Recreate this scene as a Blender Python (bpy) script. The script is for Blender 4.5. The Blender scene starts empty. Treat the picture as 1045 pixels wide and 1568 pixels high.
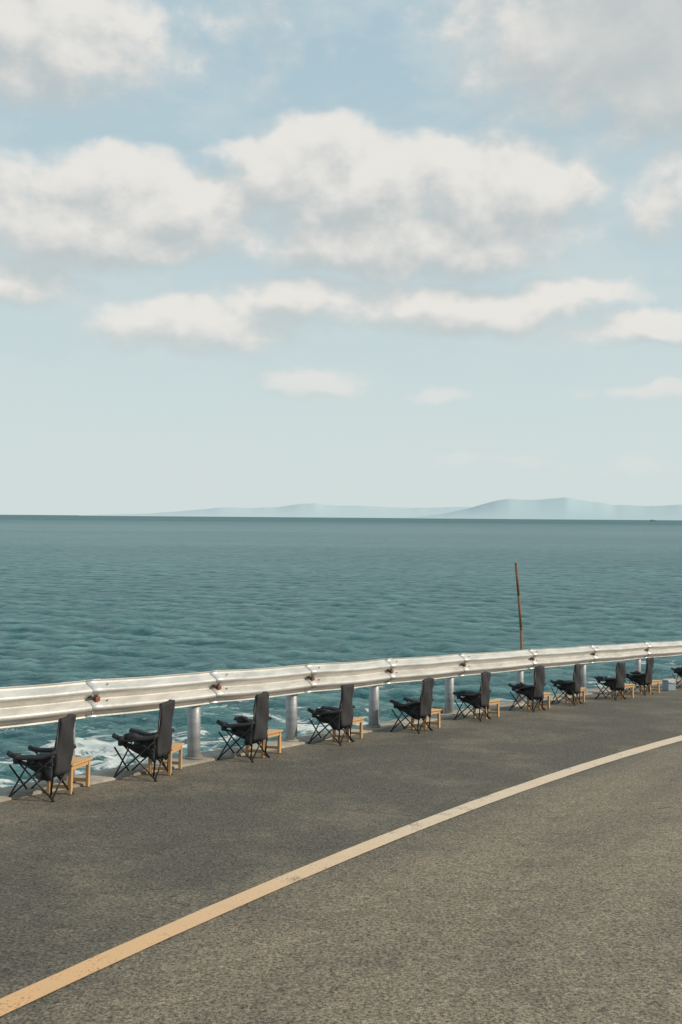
import bpy, bmesh, math, random
import numpy as np
from mathutils import Vector, Matrix, noise as mnoise
random.seed(4)
scene = bpy.context.scene
CAM_Z = 6.0
# ---------------------------------------------------------------- terrain helpers
def hdrop(y):
    if y > 22: return 1.47+.093*22 + .093*12*(1-math.exp(-(y-22)/12))
    if y < 2:  return 1.47+.093*2 - .093*6*(1-math.exp(-(2-y)/6))
    return 1.47+.093*y
def gz(y): return CAM_Z-hdrop(y)
PY=[6.0,7.2,8.4,9.55,10.95,12.35,13.95,15.8,17.8,19.9]
PX=[-3.62,-2.96,-2.26,-1.42,-.525,.43,1.57,2.85,4.32,5.94]
pe=np.polyfit(PY,PX,2)
LY=[3.654,4.571,5.614,6.465,7.79,9.53,11.67]
LX=[-1.237,-.76,-.15,.348,1.181,2.383,4.02]
pl=np.polyfit(LY,LX,2)
def railX(y): return float(np.polyval(pe,y))
def lineX(y): return float(np.polyval(pl,y))
def tang(p,y):
    d=float(np.polyval(np.polyder(p),y)); v=Vector((d,1,0)); return v.normalized()
def rail_pt(y,off=0.0):          # off>0 : towards road
    t=tang(pe,y); n=Vector((t.y,-t.x,0))
    return Vector((railX(y),y,0))+n*off
def new_obj(name,mesh,mats=(),parent=None):
    o=bpy.data.objects.new(name,mesh); scene.collection.objects.link(o)
    for m in mats: mesh.materials.append(m)
    if parent: o.parent=parent
    return o
def mesh_from(verts,faces,uvs=None,smooth=False,name="m"):
    me=bpy.data.meshes.new(name); me.from_pydata([tuple(v) for v in verts],[],faces)
    if uvs is not None:
        uvl=me.uv_layers.new(name="UVMap")
        for l in me.loops: uvl.data[l.index].uv=uvs[l.vertex_index]
    if smooth:
        for p in me.polygons: p.use_smooth=True
    me.update(); return me
def loft(rows,uvrows=None,smooth=True):
    n=len(rows[0]); V=[v for r in rows for v in r]; F=[]
    for i in range(len(rows)-1):
        for j in range(n-1):
            F.append((i*n+j,i*n+j+1,(i+1)*n+j+1,(i+1)*n+j))
    U=[u for r in uvrows for u in r] if uvrows else None
    return mesh_from(V,F,U,smooth)
# ---------------------------------------------------------------- material helpers
class NT:
    def __init__(s,tree): s.t=tree
    def n(s,typ,**k):
        nd=s.t.nodes.new(typ)
        for a,b in k.items(): setattr(nd,a,b)
        return nd
    def put(s,sock,v):
        if isinstance(v,bpy.types.NodeSocket): s.t.links.new(v,sock)
        else: sock.default_value=v
    def m(s,op,a,b=None,c=None,clamp=False):
        nd=s.n('ShaderNodeMath',operation=op,use_clamp=clamp)
        s.put(nd.inputs[0],a)
        if b is not None: s.put(nd.inputs[1],b)
        if c is not None: s.put(nd.inputs[2],c)
        return nd.outputs[0]
    def v(s,op,a,b=None):
        nd=s.n('ShaderNodeVectorMath',operation=op)
        s.put(nd.inputs[0],a)
        if b is not None: s.put(nd.inputs[1],b)
        return nd.outputs['Value'] if op in('LENGTH','DOT_PRODUCT') else nd.outputs[0]
    def noise(s,vec,scale,detail=4,rough=.5,dist=0,col=False):
        nd=s.n('ShaderNodeTexNoise'); s.put(nd.inputs['Vector'],vec)
        nd.inputs['Scale'].default_value=scale; nd.inputs['Detail'].default_value=detail
        nd.inputs['Roughness'].default_value=rough; nd.inputs['Distortion'].default_value=dist
        return nd.outputs['Color'] if col else nd.outputs['Fac']
    def mapr(s,v,a,b,c=0,d=1,smooth=True):
        nd=s.n('ShaderNodeMapRange'); nd.interpolation_type='SMOOTHSTEP' if smooth else 'LINEAR'
        s.put(nd.inputs[0],v)
        for i,x in enumerate((a,b,c,d)): s.put(nd.inputs[1+i],x)
        return nd.outputs[0]
    def mix(s,f,a,b,blend='MIX'):
        nd=s.n('ShaderNodeMix',data_type='RGBA',blend_type=blend)
        s.put(nd.inputs[0],f)
        s.put(nd.inputs[6],a if isinstance(a,bpy.types.NodeSocket) else (*a,1))
        s.put(nd.inputs[7],b if isinstance(b,bpy.types.NodeSocket) else (*b,1))
        return nd.outputs[2]
    def comb(s,x,y,z=0.0):
        nd=s.n('ShaderNodeCombineXYZ')
        for i,q in enumerate((x,y,z)): s.put(nd.inputs[i],q)
        return nd.outputs[0]
    def bump(s,h,strength=1,dist=.01,normal=None):
        nd=s.n('ShaderNodeBump'); s.put(nd.inputs['Height'],h)
        nd.inputs['Strength'].default_value=strength; nd.inputs['Distance'].default_value=dist
        if normal is not None: s.put(nd.inputs['Normal'],normal)
        return nd.outputs[0]
def mat(name):
    m=bpy.data.materials.new(name); m.use_nodes=True
    t=NT(m.node_tree); b=m.node_tree.nodes['Principled BSDF']
    return m,t,b
def simple(name,col,rough=.6,metal=0,var=.15,scale=20,bump=.0,bscale=60):
    m,t,b=mat(name)
    tc=t.n('ShaderNodeTexCoord').outputs['Object']
    f=t.noise(tc,scale,5,.6)
    c=t.mix(f,tuple(x*(1-var*1.6) for x in col),tuple(min(1,x*(1+var*1.6)) for x in col))
    t.put(b.inputs['Base Color'],c)
    b.inputs['Roughness'].default_value=rough; b.inputs['Metallic'].default_value=metal
    if bump: t.put(b.inputs['Normal'],t.bump(t.noise(tc,bscale,4),bump,.005))
    return m
# ---------------------------------------------------------------- materials
def asphalt():
    m,t,b=mat("asphalt")
    uv=t.n('ShaderNodeUVMap').outputs[0]; pos=t.n('ShaderNodeNewGeometry').outputs['Position']
    sp=t.n('ShaderNodeSeparateXYZ'); t.put(sp.inputs[0],uv); u,v=sp.outputs[0],sp.outputs[1]
    fine=t.noise(pos,62,3,.85); mid=t.noise(pos,15,4,.65); big=t.noise(pos,.9,5,.6); blot=t.noise(pos,3.2,4,.6)
    streak=t.noise(t.comb(t.m('MULTIPLY',u,3.2),t.m('MULTIPLY',v,.12)),2.2,5,.6)
    uj=t.m('ADD',u,t.m('MULTIPLY',t.m('SUBTRACT',streak,.5),.25))
    lane=t.mapr(uj,.95,1.15)
    col=t.mix(lane,(.090,.081,.066),(.195,.162,.118))
    wt=t.m('MULTIPLY',t.mapr(uj,1.3,1.6),t.mapr(uj,2.1,1.8))
    col=t.mix(t.m('MULTIPLY',wt,.5),col,(.26,.218,.158))
    col=t.mix(t.m('MULTIPLY',t.mapr(uj,.22,.02),.5),col,(.20,.17,.125))
    col=t.mix(t.mapr(streak,.35,.7,0,.5),col,(.112,.098,.077))
    col=t.mix(t.mapr(big,.42,.68,0,.45),col,(.23,.192,.136))
    col=t.mix(t.mapr(blot,.5,.72,0,.28),col,(.07,.061,.048))
    vo=t.n('ShaderNodeTexVoronoi',feature='DISTANCE_TO_EDGE'); vo.inputs['Scale'].default_value=.42
    wv=t.v('ADD',pos,t.v('MULTIPLY',t.noise(pos,1.6,5,.65,col=True),(.9,.9,0))); t.put(vo.inputs['Vector'],wv)
    crack=t.m('MULTIPLY',t.mapr(vo.outputs['Distance'],.006,.0015),t.mapr(big,.52,.60))
    col=t.mix(t.m('MULTIPLY',crack,.65),col,(.03,.027,.022))
    g=t.mapr(fine,.32,.68,.10,2.0,False)
    g2=t.mapr(mid,.3,.7,.78,1.22,False)
    gg=t.m('MULTIPLY',g,g2)
    col=t.mix(1.0,col,t.comb(gg,gg,gg),'MULTIPLY')
    t.put(b.inputs['Base Color'],col)
    t.put(b.inputs['Roughness'],t.mapr(mid,.3,.7,.72,.9))
    b.inputs['Specular IOR Level'].default_value=.3
    h=t.m('ADD',fine,t.m('MULTIPLY',mid,.5))
    t.put(b.inputs['Normal'],t.bump(h,.8,.010))
    return m
def paint():
    m,t,b=mat("worn_line_paint")
    pos=t.n('ShaderNodeNewGeometry').outputs['Position']
    f=t.noise(pos,80,4,.7); g=t.noise(pos,4,5,.65)
    wear=t.mapr(t.m('ADD',f,t.m('MULTIPLY',t.m('SUBTRACT',g,.5),.8)),.44,.30)
    sp=t.n('ShaderNodeSeparateXYZ'); t.put(sp.inputs[0],pos)
    near=t.mapr(sp.outputs[1],7.5,3.2)
    c=t.mix(near,(.68,.555,.41),(.70,.40,.18))
    c=t.mix(t.mapr(g,.35,.7,0,.5),c,(.54,.37,.22))
    c=t.mix(t.m('MULTIPLY',wear,.8),c,(.16,.13,.10))
    t.put(b.inputs['Base Color'],c); b.inputs['Roughness'].default_value=.7
    t.put(b.inputs['Normal'],t.bump(f,.4,.004))
    return m
def concrete(name="concrete",c1=(.42,.375,.31),c2=(.24,.21,.17)):
    m,t,b=mat(name)
    pos=t.n('ShaderNodeNewGeometry').outputs['Position']
    f=t.noise(pos,3,8,.65); g=t.noise(pos,60,3,.6)
    c=t.mix(t.mapr(f,.35,.65),c1,c2); c=t.mix(t.m('MULTIPLY',g,.35),c,(.1,.095,.085))
    t.put(b.inputs['Base Color'],c); b.inputs['Roughness'].default_value=.85
    t.put(b.inputs['Normal'],t.bump(t.m('ADD',g,f),.5,.01))
    return m
def galv(name,base,rough,metal):
    m,t,b=mat(name)
    pos=t.n('ShaderNodeNewGeometry').outputs['Position']
    f=t.noise(t.v('MULTIPLY',pos,(1,1,7)),2.2,7,.65); g=t.noise(pos,45,4,.6)
    c=t.mix(t.mapr(f,.35,.7),base,tuple(x*.72 for x in base))
    c=t.mix(t.mapr(g,.55,.75,0,.35),c,(base[0]*.6,base[1]*.56,base[2]*.48))
    t.put(b.inputs['Base Color'],c); b.inputs['Metallic'].default_value=metal
    t.put(b.inputs['Roughness'],t.mapr(g,.3,.7,rough-.07,rough+.1))
    t.put(b.inputs['Normal'],t.bump(g,.15,.004))
    return m
def sea_mat():
    m,t,b=mat("sea_water")
    nt=m.node_tree; out=nt.nodes['Material Output']
    pos=t.n('ShaderNodeNewGeometry').outputs['Position']
    sp=t.n('ShaderNodeSeparateXYZ'); t.put(sp.inputs[0],pos); X,Y,Z=sp.outputs[0],sp.outputs[1],sp.outputs[2]
    p1=t.v('MULTIPLY',pos,(.6,1.0,1))
    n1=t.noise(p1,.95,7,.70,.4); n2=t.noise(p1,3.8,4,.6); n3=t.noise(t.v('MULTIPLY',pos,(.45,1,1)),.03,5,.6); n4=t.noise(t.v('MULTIPLY',pos,(.25,1,1)),.005,5,.6)
    n5=t.noise(t.v('MULTIPLY',pos,(.5,1,1)),.16,8,.78,.3)
    nrm=t.bump(t.m('ADD',t.m('MULTIPLY',n2,.11),t.m('MULTIPLY',n1,.20)),1.0,1.0)
    c=t.mix(t.mapr(t.m('ADD',n1,t.m('MULTIPLY',Z,1.8)),.36,.64),(.013,.074,.084),(.098,.225,.215))  # wave shading painted in: crests lighter, troughs darker
    c=t.mix(t.mapr(n5,.42,.58,0,.60),c,(.030,.108,.117))
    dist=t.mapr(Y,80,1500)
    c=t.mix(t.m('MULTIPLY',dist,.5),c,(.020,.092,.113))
    c=t.mix(t.mapr(n3,.42,.66,0,.45),c,(.068,.175,.175))
    c=t.mix(t.mapr(n4,.42,.62,0,.6),c,(.012,.066,.090))
    # ripple light and dark painted into the colour, out to the middle distance
    n6=t.noise(t.v('MULTIPLY',pos,(.35,1,1)),.45,8,.8)
    c=t.mix(t.m('MULTIPLY',t.mapr(n6,.54,.66),.45),c,(.010,.055,.068))
    c=t.mix(t.m('MULTIPLY',t.mapr(n6,.46,.36),.35),c,(.14,.27,.26))
    d=t.m('ADD',t.m('MULTIPLY',t.m('ADD',X,7.0),-.57),t.m('MULTIPLY',t.m('SUBTRACT',Y,25.5),.82))
    fn=t.noise(t.v('MULTIPLY',pos,(.6,1,1)),1.1,8,.72,1.2)
    fn2=t.noise(pos,.22,3,.5)
    band=t.mapr(d,6.5,-1.0,0,.20,False)
    left=t.m('MULTIPLY',t.mapr(X,-1.0,-6.0,0,.08),t.mapr(d,9,5))
    fv=t.m('ADD',t.m('ADD',fn,left),t.m('ADD',band,t.m('MULTIPLY',t.m('SUBTRACT',fn2,.5),.6)))
    foam=t.m('MULTIPLY',t.mapr(fv,.73,.85,0,.9),t.mapr(d,22,10))
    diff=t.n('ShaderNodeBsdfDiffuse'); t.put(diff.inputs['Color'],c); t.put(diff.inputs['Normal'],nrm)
    gl=t.n('ShaderNodeBsdfGlossy'); gl.inputs['Roughness'].default_value=.14; t.put(gl.inputs['Normal'],nrm)
    gl.inputs['Color'].default_value=(.90,.97,1,1)
    fr=t.n('ShaderNodeFresnel'); fr.inputs['IOR'].default_value=1.33; t.put(fr.inputs['Normal'],nrm)
    cap=t.mapr(Y,60,1500,.42,.19)
    fac=t.m('MINIMUM',t.m('MULTIPLY',fr.outputs[0],.85),cap)
    ms=t.n('ShaderNodeMixShader'); t.put(ms.inputs[0],fac)
    nt.links.new(diff.outputs[0],ms.inputs[1]); nt.links.new(gl.outputs[0],ms.inputs[2])
    fd=t.n('ShaderNodeBsdfDiffuse'); fd.inputs['Color'].default_value=(.66,.68,.66,1)
    ms2=t.n('ShaderNodeMixShader'); t.put(ms2.inputs[0],foam)
    nt.links.new(ms.outputs[0],ms2.inputs[1]); nt.links.new(fd.outputs[0],ms2.inputs[2])
    nt.links.new(ms2.outputs[0],out.inputs['Surface'])
    nt.nodes.remove(b)
    return m
M_ASPH=asphalt(); M_PAINT=paint(); M_CONC=concrete(); M_WALL=concrete("seawall_concrete",(.28,.26,.23),(.14,.13,.11))
M_BEAM=galv("galvanised_beam",(.68,.665,.63),.40,.45); M_POST=galv("galvanised_post",(.36,.375,.39),.5,.4)
M_FAB=simple("black_canvas",(.020,.020,.023),.8,0,.3,12,.5,25)
M_FRAME=simple("black_tube",(.015,.014,.014),.4,.2,.1)
M_WOOD=simple("pale_wood",(.52,.31,.145),.6,0,.15,14)
M_RUST=simple("rusty_steel",(.20,.10,.045),.75,.1,.35,12)
M_REFL=simple("reflector_red",(.24,.07,.035),.5,0,.2)
M_SHADOW=simple("painted_shadow",(.02,.02,.02),.5)  # black for the shadow bars above the reflectors
M_ROCK=simple("rock",(.10,.09,.075),.9,0,.4,8,.8,15)
M_SEA=sea_mat()
# ---------------------------------------------------------------- road, line, concrete strip, seawall
ys=np.concatenate([np.linspace(-14,3,18),np.linspace(3.3,24,100),np.linspace(25,60,24)])
rows=[];uvr=[];s=0;prev=None
for y in ys:
    e=rail_pt(y,.13); yl=y-1.9-.03*(y-8.4)
    L=Vector((lineX(yl),yl,0)); t=tang(pl,yl); nn=Vector((t.y,-t.x,0))
    if prev: s+=(e-prev).length
    prev=e; r=[];ur=[]
    for k in np.linspace(0,1,9):
        p=e.lerp(L,k); r.append(Vector((p.x,p.y,gz(p.y)))); ur.append((k,s))
    for dd in (.5,1,1.8,2.7,4,5.5,7.5,10):
        p=L+nn*dd; r.append(Vector((p.x,p.y,gz(p.y)))); ur.append((1+dd/3,s))
    rows.append(r);uvr.append(ur)
new_obj("road",loft(rows,uvr),[M_ASPH])
rows=[]
for y in ys:
    yl=y-1.9-.03*(y-8.4); L=Vector((lineX(yl),yl,0)); t=tang(pl,yl); nn=Vector((t.y,-t.x,0)); r=[]
    for dd in (9.9,14,22,40,80):
        p=L+nn*dd; r.append(Vector((p.x,p.y,gz(p.y)-.02+(dd-9.9)*.08)))
    rows.append(r)
new_obj("ground",loft(rows),[simple("dry_earth",(.16,.13,.085),.95,0,.3,.6)])
rows=[]
for y in np.linspace(-8,30,220):
    c=Vector((lineX(y),y,0)); t=tang(pl,y); n=Vector((t.y,-t.x,0))
    w=.060+max(0,min(1,(y-3.5)/8))*.03
    r=[]
    for k in (-1,-.33,.33,1):
        jit=.006*mnoise.noise(Vector((y*9,k*5,0)))
        p=c+n*(w*k+jit); r.append(Vector((p.x,p.y,gz(p.y)+.005)))
    rows.append(r)
new_obj("road_edge_line",loft(rows),[M_PAINT])
rows=[]
for y in np.linspace(-14,60,420):
    r=[]
    j=.03*mnoise.noise(Vector((y*2.2,0,3)))+.012*mnoise.noise(Vector((y*9,0,3)))
    for off,dz in ((.15+j,-.02),(.145+j,.014),(.13+j,.022),(-.05,.030),(-.19+j*.8,.030),(-.21+j*.8,.02),(-.215+j*.8,-.05)):
        p=rail_pt(y,off); r.append(Vector((p.x,p.y,gz(p.y)+dz+.006*mnoise.noise(Vector((y*5,off*9,1))))))
    rows.append(r)
new_obj("concrete_kerb",loft(rows),[M_CONC])
rows=[]
for y in np.linspace(-14,60,120):
    r=[]
    for off,zz in ((-.20,None),(-.27,1.8),(-.45,-1)):
        p=rail_pt(y,off); r.append(Vector((p.x,p.y,gz(p.y)-.03 if zz is None else zz)))
    rows.append(r)
new_obj("seawall",loft(rows),[M_WALL])
# ---------------------------------------------------------------- sea: one sheet to the horizon with modelled waves
yr=np.concatenate([[-400,-60],np.geomspace(9,700,1000),np.geomspace(740,70000,60)])
nx=700; ux=np.linspace(-1,1,nx)
YY=np.repeat(yr[:,None],nx,1); W=np.where(yr>0,.72*np.abs(yr)+14,500)
XX=ux[None,:]*W[:,None]
ZZ=np.zeros_like(XX); rs=np.random.RandomState(5)
sp_loc=np.maximum(np.gradient(yr),2*W/nx)[:,None]
wind=math.radians(-105)
for k in range(80):
    lam=.35*(4.0/.35)**rs.rand()
    a=wind+rs.randn()*.62
    kx,ky=math.cos(a)*2*math.pi/lam,math.sin(a)*2*math.pi/lam
    amp=.0066*lam**.48
    ph=kx*XX+ky*YY+rs.rand()*6.28+ .9*np.sin(XX*rs.rand()*.35+YY*.2*rs.rand()+rs.rand()*6)
    att=np.clip((lam/sp_loc-2.2)/2.5,0,1)
    ZZ+=att*amp*(np.exp(.9*np.sin(ph))-1.24)*1.1
ZZ[(yr<9)|(yr>730)]=0
me=bpy.data.meshes.new("sea")
nv=XX.size; me.vertices.add(nv)
me.vertices.foreach_set("co",np.stack([XX,YY,ZZ],-1).astype(np.float32).ravel())
ny=len(yr); idx=np.arange(nv).reshape(ny,nx)
q=np.stack([idx[:-1,:-1],idx[:-1,1:],idx[1:,1:],idx[1:,:-1]],-1).reshape(-1,4)
me.loops.add(q.size); me.loops.foreach_set("vertex_index",q.ravel().astype(np.int32))
me.polygons.add(len(q)); me.polygons.foreach_set("loop_start",(np.arange(len(q))*4).astype(np.int32))
me.polygons.foreach_set("loop_total",np.full(len(q),4,np.int32))
me.polygons.foreach_set("use_smooth",np.ones(len(q),bool))
me.update(calc_edges=True)
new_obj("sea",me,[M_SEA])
# ---------------------------------------------------------------- bmesh part helpers
def tube(bm,a,b,r,mi=0,seg=8,r2=None):
    a=Vector(a);b=Vector(b);d=b-a;L=d.length
    if L<1e-6:return
    q=d.to_track_quat('Z','Y').to_matrix().to_4x4()
    g=bmesh.ops.create_cone(bm,cap_ends=True,segments=seg,radius1=r,radius2=r if r2 is None else r2,depth=L,matrix=Matrix.Translation((a+b)/2)@q)
    fs=set(f for v in g['verts'] for f in v.link_faces)
    for f in fs: f.material_index=mi; f.smooth=len(f.verts)==4
def box(bm,c,size,mi=0,rot=None,bev=.0):
    mtx=Matrix.Translation(c)@(rot.to_4x4() if rot else Matrix())@Matrix.Diagonal((*size,1))
    g=bmesh.ops.create_cube(bm,size=1,matrix=mtx)
    fs=set(f for v in g['verts'] for f in v.link_faces)
    for f in fs:f.material_index=mi
    if bev:
        es=list(set(e for f in fs for e in f.edges))
        r=bmesh.ops.bevel(bm,geom=es,offset=bev,segments=2,affect='EDGES',profile=.5)
        for f in r['faces']: f.material_index=mi
def sheet(bm,fn,nu,nv,mi,thick=.006):
    g=[[Vector(fn(i/nu,j/nv)) for j in range(nv+1)] for i in range(nu+1)]
    def nor(i,j):
        a=g[min(i+1,nu)][j]-g[max(i-1,0)][j]; b=g[i][min(j+1,nv)]-g[i][max(j-1,0)]
        return a.cross(b).normalized()
    T=[[bm.verts.new(g[i][j]+nor(i,j)*thick/2) for j in range(nv+1)] for i in range(nu+1)]
    B=[[bm.verts.new(g[i][j]-nor(i,j)*thick/2) for j in range(nv+1)] for i in range(nu+1)]
    def F(*v):
        f=bm.faces.new(v); f.material_index=mi; f.smooth=True
    for i in range(nu):
        for j in range(nv):
            F(T[i][j],T[i+1][j],T[i+1][j+1],T[i][j+1]); F(B[i][j],B[i][j+1],B[i+1][j+1],B[i+1][j])
    for i in range(nu):
        F(T[i][0],B[i][0],B[i+1][0],T[i+1][0]); F(T[i][nv],T[i+1][nv],B[i+1][nv],B[i][nv])
    for j in range(nv):
        F(T[0][j],T[0][j+1],B[0][j+1],B[0][j]); F(T[nu][j],B[nu][j],B[nu][j+1],T[nu][j+1])
def finish(bm,name,mats,parent=None):
    bmesh.ops.recalc_face_normals(bm,faces=bm.faces)
    me=bpy.data.meshes.new(name); bm.to_mesh(me); bm.free()
    return new_obj(name,me,mats,parent)
# ---------------------------------------------------------------- guardrail
rail=bpy.data.objects.new("guardrail",None); scene.collection.objects.link(rail)
post_y=[2.3,3.5,4.7,5.9,7.1,8.28,9.62,10.95,12.35,13.95,15.8,17.8,19.9,22,24.1,26.2,28.3,30.4]
prof=[(.012,.872),(.0,.868),(.0,.852),(.012,.838),(.075,.806),(.083,.795),(.083,.780),(.075,.768),(.018,.728),(.008,.716),
      (.018,.704),(.075,.664),(.083,.652),(.083,.637),(.075,.626),(.012,.594),(.0,.58),(.0,.565),(.012,.560)]
for i in range(len(post_y)-1):
    y0,y1=post_y[i]+.10,post_y[i+1]+.24
    rows=[]
    N=14
    for k in range(N+1):
        f=k/N; y=y0+(y1-y0)*f
        lap=.010 if f>.93 else 0.0
        sag=-.010*math.sin(math.pi*f)+.004*mnoise.noise(Vector((y*1.3,i,0)))
        r=[]
        for n,z in prof:
            p=rail_pt(y,.085+n+(.006 if f<.07 else 0)-lap)
            r.append(Vector((p.x,p.y,gz(y)+z+sag)))
        rows.append(r)
    o=new_obj("beam_%d"%(i+1),loft(rows),[M_BEAM],rail)
    md=o.modifiers.new("s","SOLIDIFY"); md.thickness=.005; md.offset=0
for i,y in enumerate(post_y):
    bm=bmesh.new(); p=rail_pt(y,-.0); z=gz(y)
    lean=Vector((random.uniform(-.012,.012),random.uniform(-.01,.01),0))
    tube(bm,(p.x,p.y,z-.3),(p.x+lean.x,p.y+lean.y,z+.83),.064,0,24)
    tube(bm,(p.x+lean.x,p.y+lean.y,z+.83),(p.x+lean.x,p.y+lean.y,z+.845),.068,0,24)
    tube(bm,(p.x,p.y,z+.03),(p.x,p.y,z+.05),.085,1,20)
    t=tang(pe,y); rot=Matrix.Rotation(math.atan2(t.y,t.x),3,'Z')
    q=rail_pt(y,.07); box(bm,(q.x,q.y,z+.716),(.16,.05,.19),0,rot,.004)
    finish(bm,"post_%d"%(i+1),[M_POST,M_CONC],rail)
    bm=bmesh.new(); yj=y+.17; q=rail_pt(yj,.125); zz=gz(yj)
    box(bm,(q.x,q.y,zz+.712),(.05,.045,.040),0,rot,.006)
    q=rail_pt(yj-.04,.12); box(bm,(q.x,q.y,zz+.736),(.09,.05,.016),1,rot,.003)  # black bar standing in for the shadow at the reflector
    for dy in (-.05,.10):
        for dz in (.822,.748,.684,.61):
            q=rail_pt(yj+dy,.085+.045); a=rail_pt(yj+dy,.085+.060)
            tube(bm,(q.x,q.y,zz+dz),(a.x,a.y,zz+dz+.003),.008,2,8)
    finish(bm,"reflector_%d"%(i+1),[M_REFL,M_SHADOW,M_POST],rail)
# ---------------------------------------------------------------- pole behind the rail
bm=bmesh.new()
pts=[Vector((2.98,16.15,gz(16.15)-.3)),Vector((2.935,16.15,4.2)),Vector((2.89,16.15,4.75)),Vector((2.845,16.15,5.26))]
for a,b in zip(pts[:-1],pts[1:]): tube(bm,a,b,.021,0,10)
tube(bm,pts[-1],pts[-1]+Vector((-.002,0,.02)),.024,0,10)
tube(bm,pts[1],pts[1]+Vector((0,0,.03)),.026,0,10)
finish(bm,"rusty_pole",[M_RUST])
# ---------------------------------------------------------------- folding chairs and tables
tilt=Matrix.Rotation(-math.atan(.093),4,'X')
def place(o,x,y,face_ang,dz=0,sc=1):
    o.matrix_world=Matrix.Translation((x,y,gz(y)+dz))@tilt@Matrix.Rotation(face_ang,4,'Z')@Matrix.Scale(sc,4)
def chair(seed):
    rnd=random.Random(seed); bm=bmesh.new(); r=.0075
    W=.17; D=.155
    lean=.045+rnd.uniform(-.025,.025)
    for sx in (-1,1):
        x=sx*W
        tube(bm,(x*1.04,D+.05,0.01),(x*.95,-D,.33),r)
        tube(bm,(x*1.04,-D-.03,0.01),(x*1.05,D+.05,.375),r)
        tube(bm,(x*.93,-D,.03),(x*.82,-D-lean,.64),r)
        for yy in (D+.05,-D-.03): tube(bm,(x*1.04,yy,0),(x*1.04,yy,.02),.014,0,10)
        ph=rnd.uniform(0,6); ex=rnd.uniform(.02,.05)
        def arm(u,v,x=x,ph=ph,ex=ex):
            y=-D-.04+u*(2*D+.10); z=.40-.015*u-ex*math.sin(math.pi*u)+.008*math.sin(9*u+ph)
            w=.028+.014*math.sin(math.pi*u)
            return (x*1.05+(v-.5)*2*w,y,z-.022*abs(v-.5)*2)
        sheet(bm,arm,10,4,1,.016)
        dl=rnd.uniform(.85,1.4)
        def side(u,v,x=x,ph=ph,dl=dl):
            y=-D-.01+u*(dl*D); top=.385-.03*math.sin(math.pi*u*.6)
            bot=.16+.18*u+.015*math.sin(8*u+ph)
            return (x*(1.0-.12*math.sin(math.pi*v))+.008*math.sin(10*u+ph),y,top+(bot-top)*v)
        sheet(bm,side,8,5,1,.008)
    for yy,z1 in ((D+.045,.27),(-D-.02,.29)):
        tube(bm,(-W*1.04,yy,.012),(W*.98,yy*.97,z1),r); tube(bm,(W*1.04,yy+.012,.012),(-W*.98,yy*.97+.01,z1),r)
    cx=-W*1.1
    tube(bm,(cx,D-.02,.29),(cx,D-.02,.37),.026,1,14,.034)
    a1,a2,a3=[rnd.uniform(0,6) for _ in range(3)]
    def seat(u,v):
        x=(u-.5)*2*W*.98; y=-D+v*(2*D-.02)
        z=.28+.02*v-.11*(math.sin(math.pi*u)**.7)*(.85-.5*v+.15*math.sin(math.pi*v))+.010*math.sin(14*u+a1+4*v)+.008*math.sin(11*v+a2)
        return (x,y,z)
    sheet(bm,seat,14,12,1,.012)
    def back(u,v):
        w=W*(.90-.10*v)
        x=(u-.5)*2*w; z=.20+v*.45+((.012+.012*math.sin(5*u+a2))*math.sin(math.pi*u) if v>.9 else 0)
        y=-D-.012-(lean-.012)*(z-.25)/.39 -.035*math.sin(math.pi*u)*(1-.45*v)+.009*math.sin(9*v+a1+5*u)+.006*math.sin(16*u+a2)
        return (x,y,z)
    sheet(bm,back,12,14,1,.028)
    def lump(cx,cy,cz,rx,ry,rz,k0):
        g=bmesh.ops.create_icosphere(bm,subdivisions=3,radius=1); fl=set()
        off=Vector((k0,3,1))
        for v in g['verts']:
            c=v.co.copy(); k=1+.5*mnoise.noise(c*1.6+off)+.18*mnoise.noise(c*4+off)
            v.co=Vector((cx+c.x*rx*k,cy+c.y*ry*k,cz+c.z*rz*k)); fl.update(v.link_faces)
        for f in fl: f.material_index=1; f.smooth=True
    lump(rnd.uniform(-.03,.03),-D+.08,.235,.12,.08,.08,rnd.uniform(0,50))
    if rnd.random()<.8: lump(rnd.uniform(-.05,.05),rnd.uniform(-.01,.06),.29,.12,.075,.05,rnd.uniform(0,50))
    if rnd.random()<.6: lump(rnd.choice((-1,1))*W*.98,rnd.uniform(.04,.13),.36,.042,.075,.038,rnd.uniform(0,50))
    if rnd.random()<.5: lump(W*.9,-D+.03,.20,.035,.05,.07,rnd.uniform(0,50))
    return finish(bm,"folding_chair",[M_FRAME,M_FAB])
def table():
    bm=bmesh.new(); w,d,h=.20,.12,.235
    for k in range(5):
        box(bm,(0,-d+.024+k*.048,h-.008),(2*w,.042,.016),0,None,.002)
    for sx in (-1,1):
        for sy in (-1,1):
            box(bm,(sx*(w-.03),sy*(d-.03),(h-.016)/2),(.034,.026,h-.02),0,None,.002)
        box(bm,(sx*(w-.03),0,h-.034),(.022,2*d-.09,.03),0)
        box(bm,(sx*(w-.03),0,.055),(.018,2*d-.09,.026),0)
    box(bm,(0,d-.03,h-.036),(2*w-.1,.016,.03),0); box(bm,(0,-d+.03,h-.036),(2*w-.1,.016,.03),0)
    return finish(bm,"wooden_table",[M_WOOD])
chairs=[(-2.31,7.75,10),(-1.70,8.68,14),(-.93,9.80,20),(-.08,11.03,25),(.89,12.14,28),(1.81,13.5,33),(2.80,14.8,36),(3.62,15.85,34),(4.58,16.8,41),(5.36,17.85,38),(6.75,19.4,40)]
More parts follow.
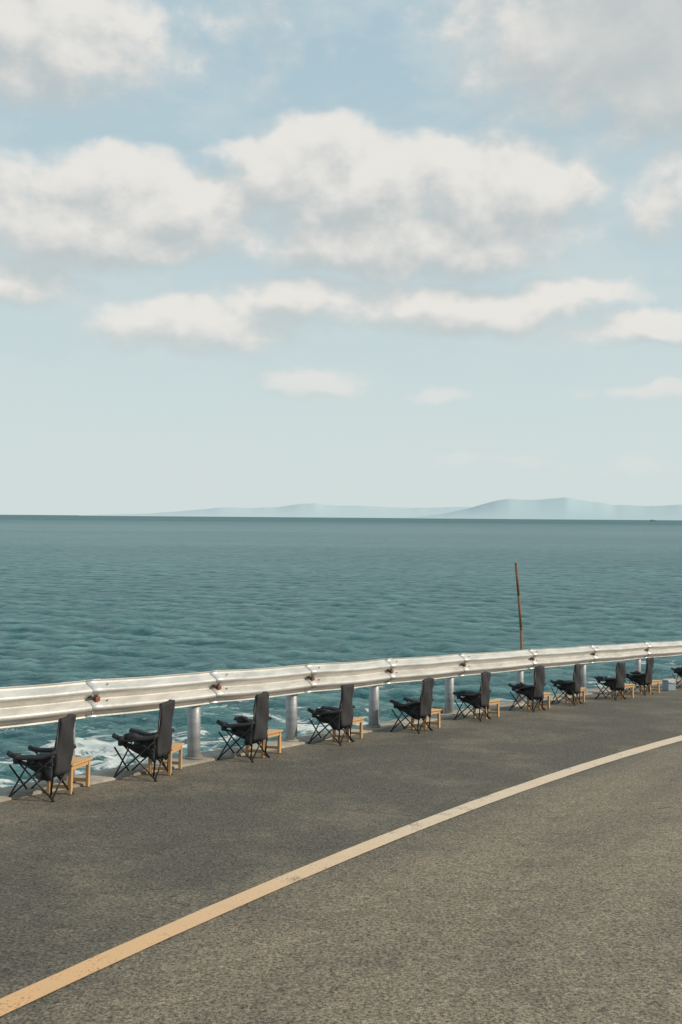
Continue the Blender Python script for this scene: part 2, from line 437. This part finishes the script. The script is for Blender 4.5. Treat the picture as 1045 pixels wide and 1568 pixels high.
for i,(x,y,th) in enumerate(chairs):
    th=math.radians(th+[0,-2,3,-1,4,-3,2,-3,3,0,0][i]); d=Vector((math.sin(th),math.cos(th),0)); f=Vector((-d.y,d.x,0))
    ang=math.atan2(f.y,f.x)-math.pi/2
    place(chair(i+11),x,y,ang,0,[.95,1.0,.98,.98,.97,.97,1,.97,.95,1,1][i])
    c=Vector((x,y,0))+d*.315-f*(.05+random.uniform(-.04,.03))
    place(table(),c.x,c.y,ang+math.radians(random.uniform(-8,8)))
bm=bmesh.new()
box(bm,(0,0,.09),(.20,.15,.18),0,None,.012); box(bm,(0,0,.193),(.215,.165,.024),1,None,.006)
tube(bm,(-.08,-.085,.15),(.08,-.085,.15),.007,1)
for sx in(-1,1): tube(bm,(sx*.08,-.085,.15),(sx*.08,-.07,.15),.01,1)
o=finish(bm,"storage_box",[simple("pale_blue_plastic",(.22,.29,.34),.4),simple("white_plastic",(.42,.45,.46),.4)])
place(o,6.20,18.75,.5)
for k,(x,y,sz) in enumerate(((1.36,14.02,.075),(1.44,14.15,.055),(1.27,13.86,.05),(-2.50,8.42,.06),(1.52,14.22,.04),(2.1,14.95,.035))):
    bm=bmesh.new(); g=bmesh.ops.create_icosphere(bm,subdivisions=3,radius=1)
    for v in g['verts']:
        n=1+.45*mnoise.noise(v.co*1.3+Vector((k*7,0,0)))+.1*mnoise.noise(v.co*5)
        v.co=Vector((v.co.x*1.3*n,v.co.y*n,v.co.z*.7*n))*sz
    o=finish(bm,"rock",[M_ROCK]); o.location=(x,y,gz(y)+.03+sz*.4)
# ---------------------------------------------------------------- distant hills
def hills(name,dist,prof,col,depth=2500,seed=0):
    xs=np.array([p[0] for p in prof]); hs=np.array([p[1] for p in prof])
    xx=np.linspace(xs[0],xs[-1],420)
    hh=np.interp(xx,xs,hs); ker=np.hanning(11); ker/=ker.sum(); hh=np.convolve(np.pad(hh,5,'edge'),ker,'valid')
    rows=[]
    for j in range(9):
        f=j/8; r=[]
        for x,h in zip(xx,hh):
            h=h*(1+.07*mnoise.noise(Vector((x*.0015,seed,0)))+.04*mnoise.noise(Vector((x*.005,seed,5))))
            prf=math.sin(f*math.pi/2)
            k=1+depth*f/dist
            r.append(Vector((x*k,dist+depth*f,-3+(h*k+3)*prf)))
        rows.append(r)
    m,t,b=mat(name+"_haze_tinted_scrub")
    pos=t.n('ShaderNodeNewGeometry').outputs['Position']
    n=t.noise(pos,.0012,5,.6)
    c=t.mix(t.mapr(n,.4,.65),col,(col[0]*1.05,col[1]*1.0,col[2]*.98))  # pale blue base colour carries the aerial haze
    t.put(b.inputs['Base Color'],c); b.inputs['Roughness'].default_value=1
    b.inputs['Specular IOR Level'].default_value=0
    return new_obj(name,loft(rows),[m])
S=14000/1524
def P(lst): return [((x-522)*S,h*S) for x,h in lst]
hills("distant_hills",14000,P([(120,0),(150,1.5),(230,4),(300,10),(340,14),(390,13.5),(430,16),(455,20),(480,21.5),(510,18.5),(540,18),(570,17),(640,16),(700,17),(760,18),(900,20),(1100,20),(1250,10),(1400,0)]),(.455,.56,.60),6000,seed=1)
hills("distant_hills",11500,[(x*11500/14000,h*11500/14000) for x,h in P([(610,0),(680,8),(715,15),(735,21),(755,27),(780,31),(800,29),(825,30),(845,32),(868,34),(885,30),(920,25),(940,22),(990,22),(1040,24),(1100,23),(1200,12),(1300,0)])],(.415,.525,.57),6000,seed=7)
# ---------------------------------------------------------------- tiny fishing boat near the horizon
bm=bmesh.new()
L,B,H=22,5.5,3.0
st=[(-1,.75,0),(-.5,1,-.1),(.3,.95,0),(.75,.55,.35),(1,.03,.9)]
rws=[]
for f,w,rise in st:
    rws.append([bm.verts.new((f*L/2,-w*B/2,H*(.75+rise*.5))),bm.verts.new((f*L/2,-w*B/2*.7,-.5)),bm.verts.new((f*L/2,w*B/2*.7,-.5)),bm.verts.new((f*L/2,w*B/2,H*(.75+rise*.5)))])
for a,b in zip(rws[:-1],rws[1:]):
    for j in range(4): bm.faces.new((a[j],a[(j+1)%4],b[(j+1)%4],b[j]))
bm.faces.new(rws[0]); bm.faces.new(rws[-1][::-1])
box(bm,(-5,0,4),(6,3.6,3.2),1,None,.2); box(bm,(-5,0,5.9),(6.8,4.2,.3),0)
tube(bm,(-2,0,3),(-2,0,10),.15,0); tube(bm,(5,0,2),(5,0,7),.12,0)
o=finish(bm,"fishing_boat",[simple("boat_hull",(.03,.04,.05),.5),simple("boat_cabin",(.35,.36,.36),.5)])
o.location=(1190,3800,0)
# ---------------------------------------------------------------- sun + sky
az=math.radians(100); el=math.radians(31)
sd=Vector((math.sin(az)*math.cos(el),math.cos(az)*math.cos(el),math.sin(el)))
sl=bpy.data.lights.new("sun","SUN"); sl.energy=3.7; sl.angle=math.radians(.6); sl.color=(1,.86,.68)
so=bpy.data.objects.new("sun",sl); scene.collection.objects.link(so); so.rotation_euler=sd.to_track_quat('Z','Y').to_euler(); so.location=(20,-10,30)
w=bpy.data.worlds.new("World"); scene.world=w; w.use_nodes=True
try:
    w.cycles.sampling_method='MANUAL'; w.cycles.sample_map_resolution=256
except Exception: pass
nt=w.node_tree; T=NT(nt); bg=nt.nodes['Background']
sky=T.n('ShaderNodeTexSky',sky_type='NISHITA'); sky.sun_disc=False; sky.sun_elevation=el; sky.sun_rotation=az
sky.air_density=1.0; sky.dust_density=2.0; sky.ozone_density=1.0
STR=.10
g=T.n('ShaderNodeTexCoord').outputs['Generated']
sp=T.n('ShaderNodeSeparateXYZ'); T.put(sp.inputs[0],T.v('NORMALIZE',g))
A=T.m('ARCTAN2',sp.outputs[0],sp.outputs[1]); E=T.m('ARCSINE',sp.outputs[2])
blobs=[(-.31,.430,.17,.058,1),(-.20,.300,.17,.055,1.05),(-.25,.270,.15,.038,1),(-.03,.332,.11,.056,1.1),(.04,.315,.12,.055,1.1),(.13,.318,.14,.060,1.1),(.07,.272,.20,.045,1.05),
 (.28,.45,.21,.095,1.05),(.36,.39,.16,.06,1),(-.35,.222,.11,.028,.9),(-.14,.188,.12,.034,.85),(-.04,.214,.10,.028,.85),(.12,.208,.18,.028,.9),(.31,.179,.11,.018,.9),
 (-.03,.134,.07,.018,.7),(.30,.120,.07,.010,.6),(.10,.120,.04,.010,.45),(.33,.30,.07,.045,.6),(-.08,.46,.07,.045,.15),(.17,.057,.10,.007,.4),(.29,.053,.05,.009,.45)]
warp=T.v('MULTIPLY',T.v('SUBTRACT',T.noise(T.comb(A,E,0.0),11,3,.55,col=True),(.5,.5,.5)),(.09,.045,0))
def density(vec,detail):
    wp=T.v('ADD',vec,warp)
    env=None
    for a0,e0,ra,re,wt in blobs:
        d=T.v('MULTIPLY',T.v('SUBTRACT',wp,(a0,e0,0)),(1/ra,1/re,0))
        q=T.m('MULTIPLY_ADD',T.v('DOT_PRODUCT',d,d),-wt,wt)
        env=q if env is None else T.m('MAXIMUM',env,q)
    env=T.m('MAXIMUM',env,-1.0)
    n=T.noise(T.v('MULTIPLY',vec,(1,1.3,1)),19,detail,.54,.1)
    return T.m('ADD',T.m('MULTIPLY',env,1.0),T.m('MULTIPLY',T.m('SUBTRACT',n,.46),1.6))
vec=T.comb(A,E,0.0)
d0=density(vec,7); d1=density(T.v('ADD',vec,(.008,.024,0)),4)
lit=T.mapr(T.m('SUBTRACT',d0,d1),-.60,.62)
alpha=T.mapr(d0,T.m('MULTIPLY_ADD',lit,.16,-.18),T.m('MULTIPLY_ADD',lit,-.40,1.05))
fade=T.mapr(E,.03,.22,.32,.92)
alpha=T.m('MULTIPLY',alpha,fade)
under=T.m('MULTIPLY',T.mapr(A,.12,.28),T.mapr(E,.34,.40))
lit2=T.m('MULTIPLY',lit,T.m('SUBTRACT',1.0,T.m('MULTIPLY',under,.65)))
ccol=T.mix(lit2,(.51,.55,.555),(.83,.80,.755))
hz=T.mapr(E,.22,.02)
ccol=T.mix(T.m('MULTIPLY',hz,.5),ccol,(.68,.73,.71))
skyc=T.v('MULTIPLY',sky.outputs[0],(STR,STR,STR))
hf=T.m('ADD',.87,T.m('MULTIPLY',T.mapr(E,.55,.0,0,1,False),.10))
hazec=T.mix(T.mapr(E,.0,.50,0,1),(.64,.735,.725),(.435,.59,.665))
skyc=T.mix(hf,skyc,hazec)
veil=T.mapr(T.noise(T.v('MULTIPLY',vec,(1,2.2,1)),6,5,.6),.40,.72,0,.5)
skyc=T.mix(veil,skyc,(.64,.70,.70))
fin=T.mix(alpha,skyc,ccol)
fin=T.v('MULTIPLY',fin,(10,10,10))
T.put(bg.inputs['Color'],fin); bg.inputs['Strength'].default_value=.10
# ---------------------------------------------------------------- camera
cd=bpy.data.cameras.new("camera"); cam=bpy.data.objects.new("camera",cd); scene.collection.objects.link(cam)
cd.sensor_fit='VERTICAL'; cd.sensor_height=36; cd.lens=35; cd.clip_start=.1; cd.clip_end=150000
cam.matrix_world=Matrix.Translation((0,0,CAM_Z))@Matrix.Rotation(math.radians(90+.30),4,'X')@Matrix.Rotation(math.radians(.44),4,'Z')
scene.camera=cam
scene.view_settings.view_transform='Standard'; scene.view_settings.look='None'; scene.view_settings.exposure=0
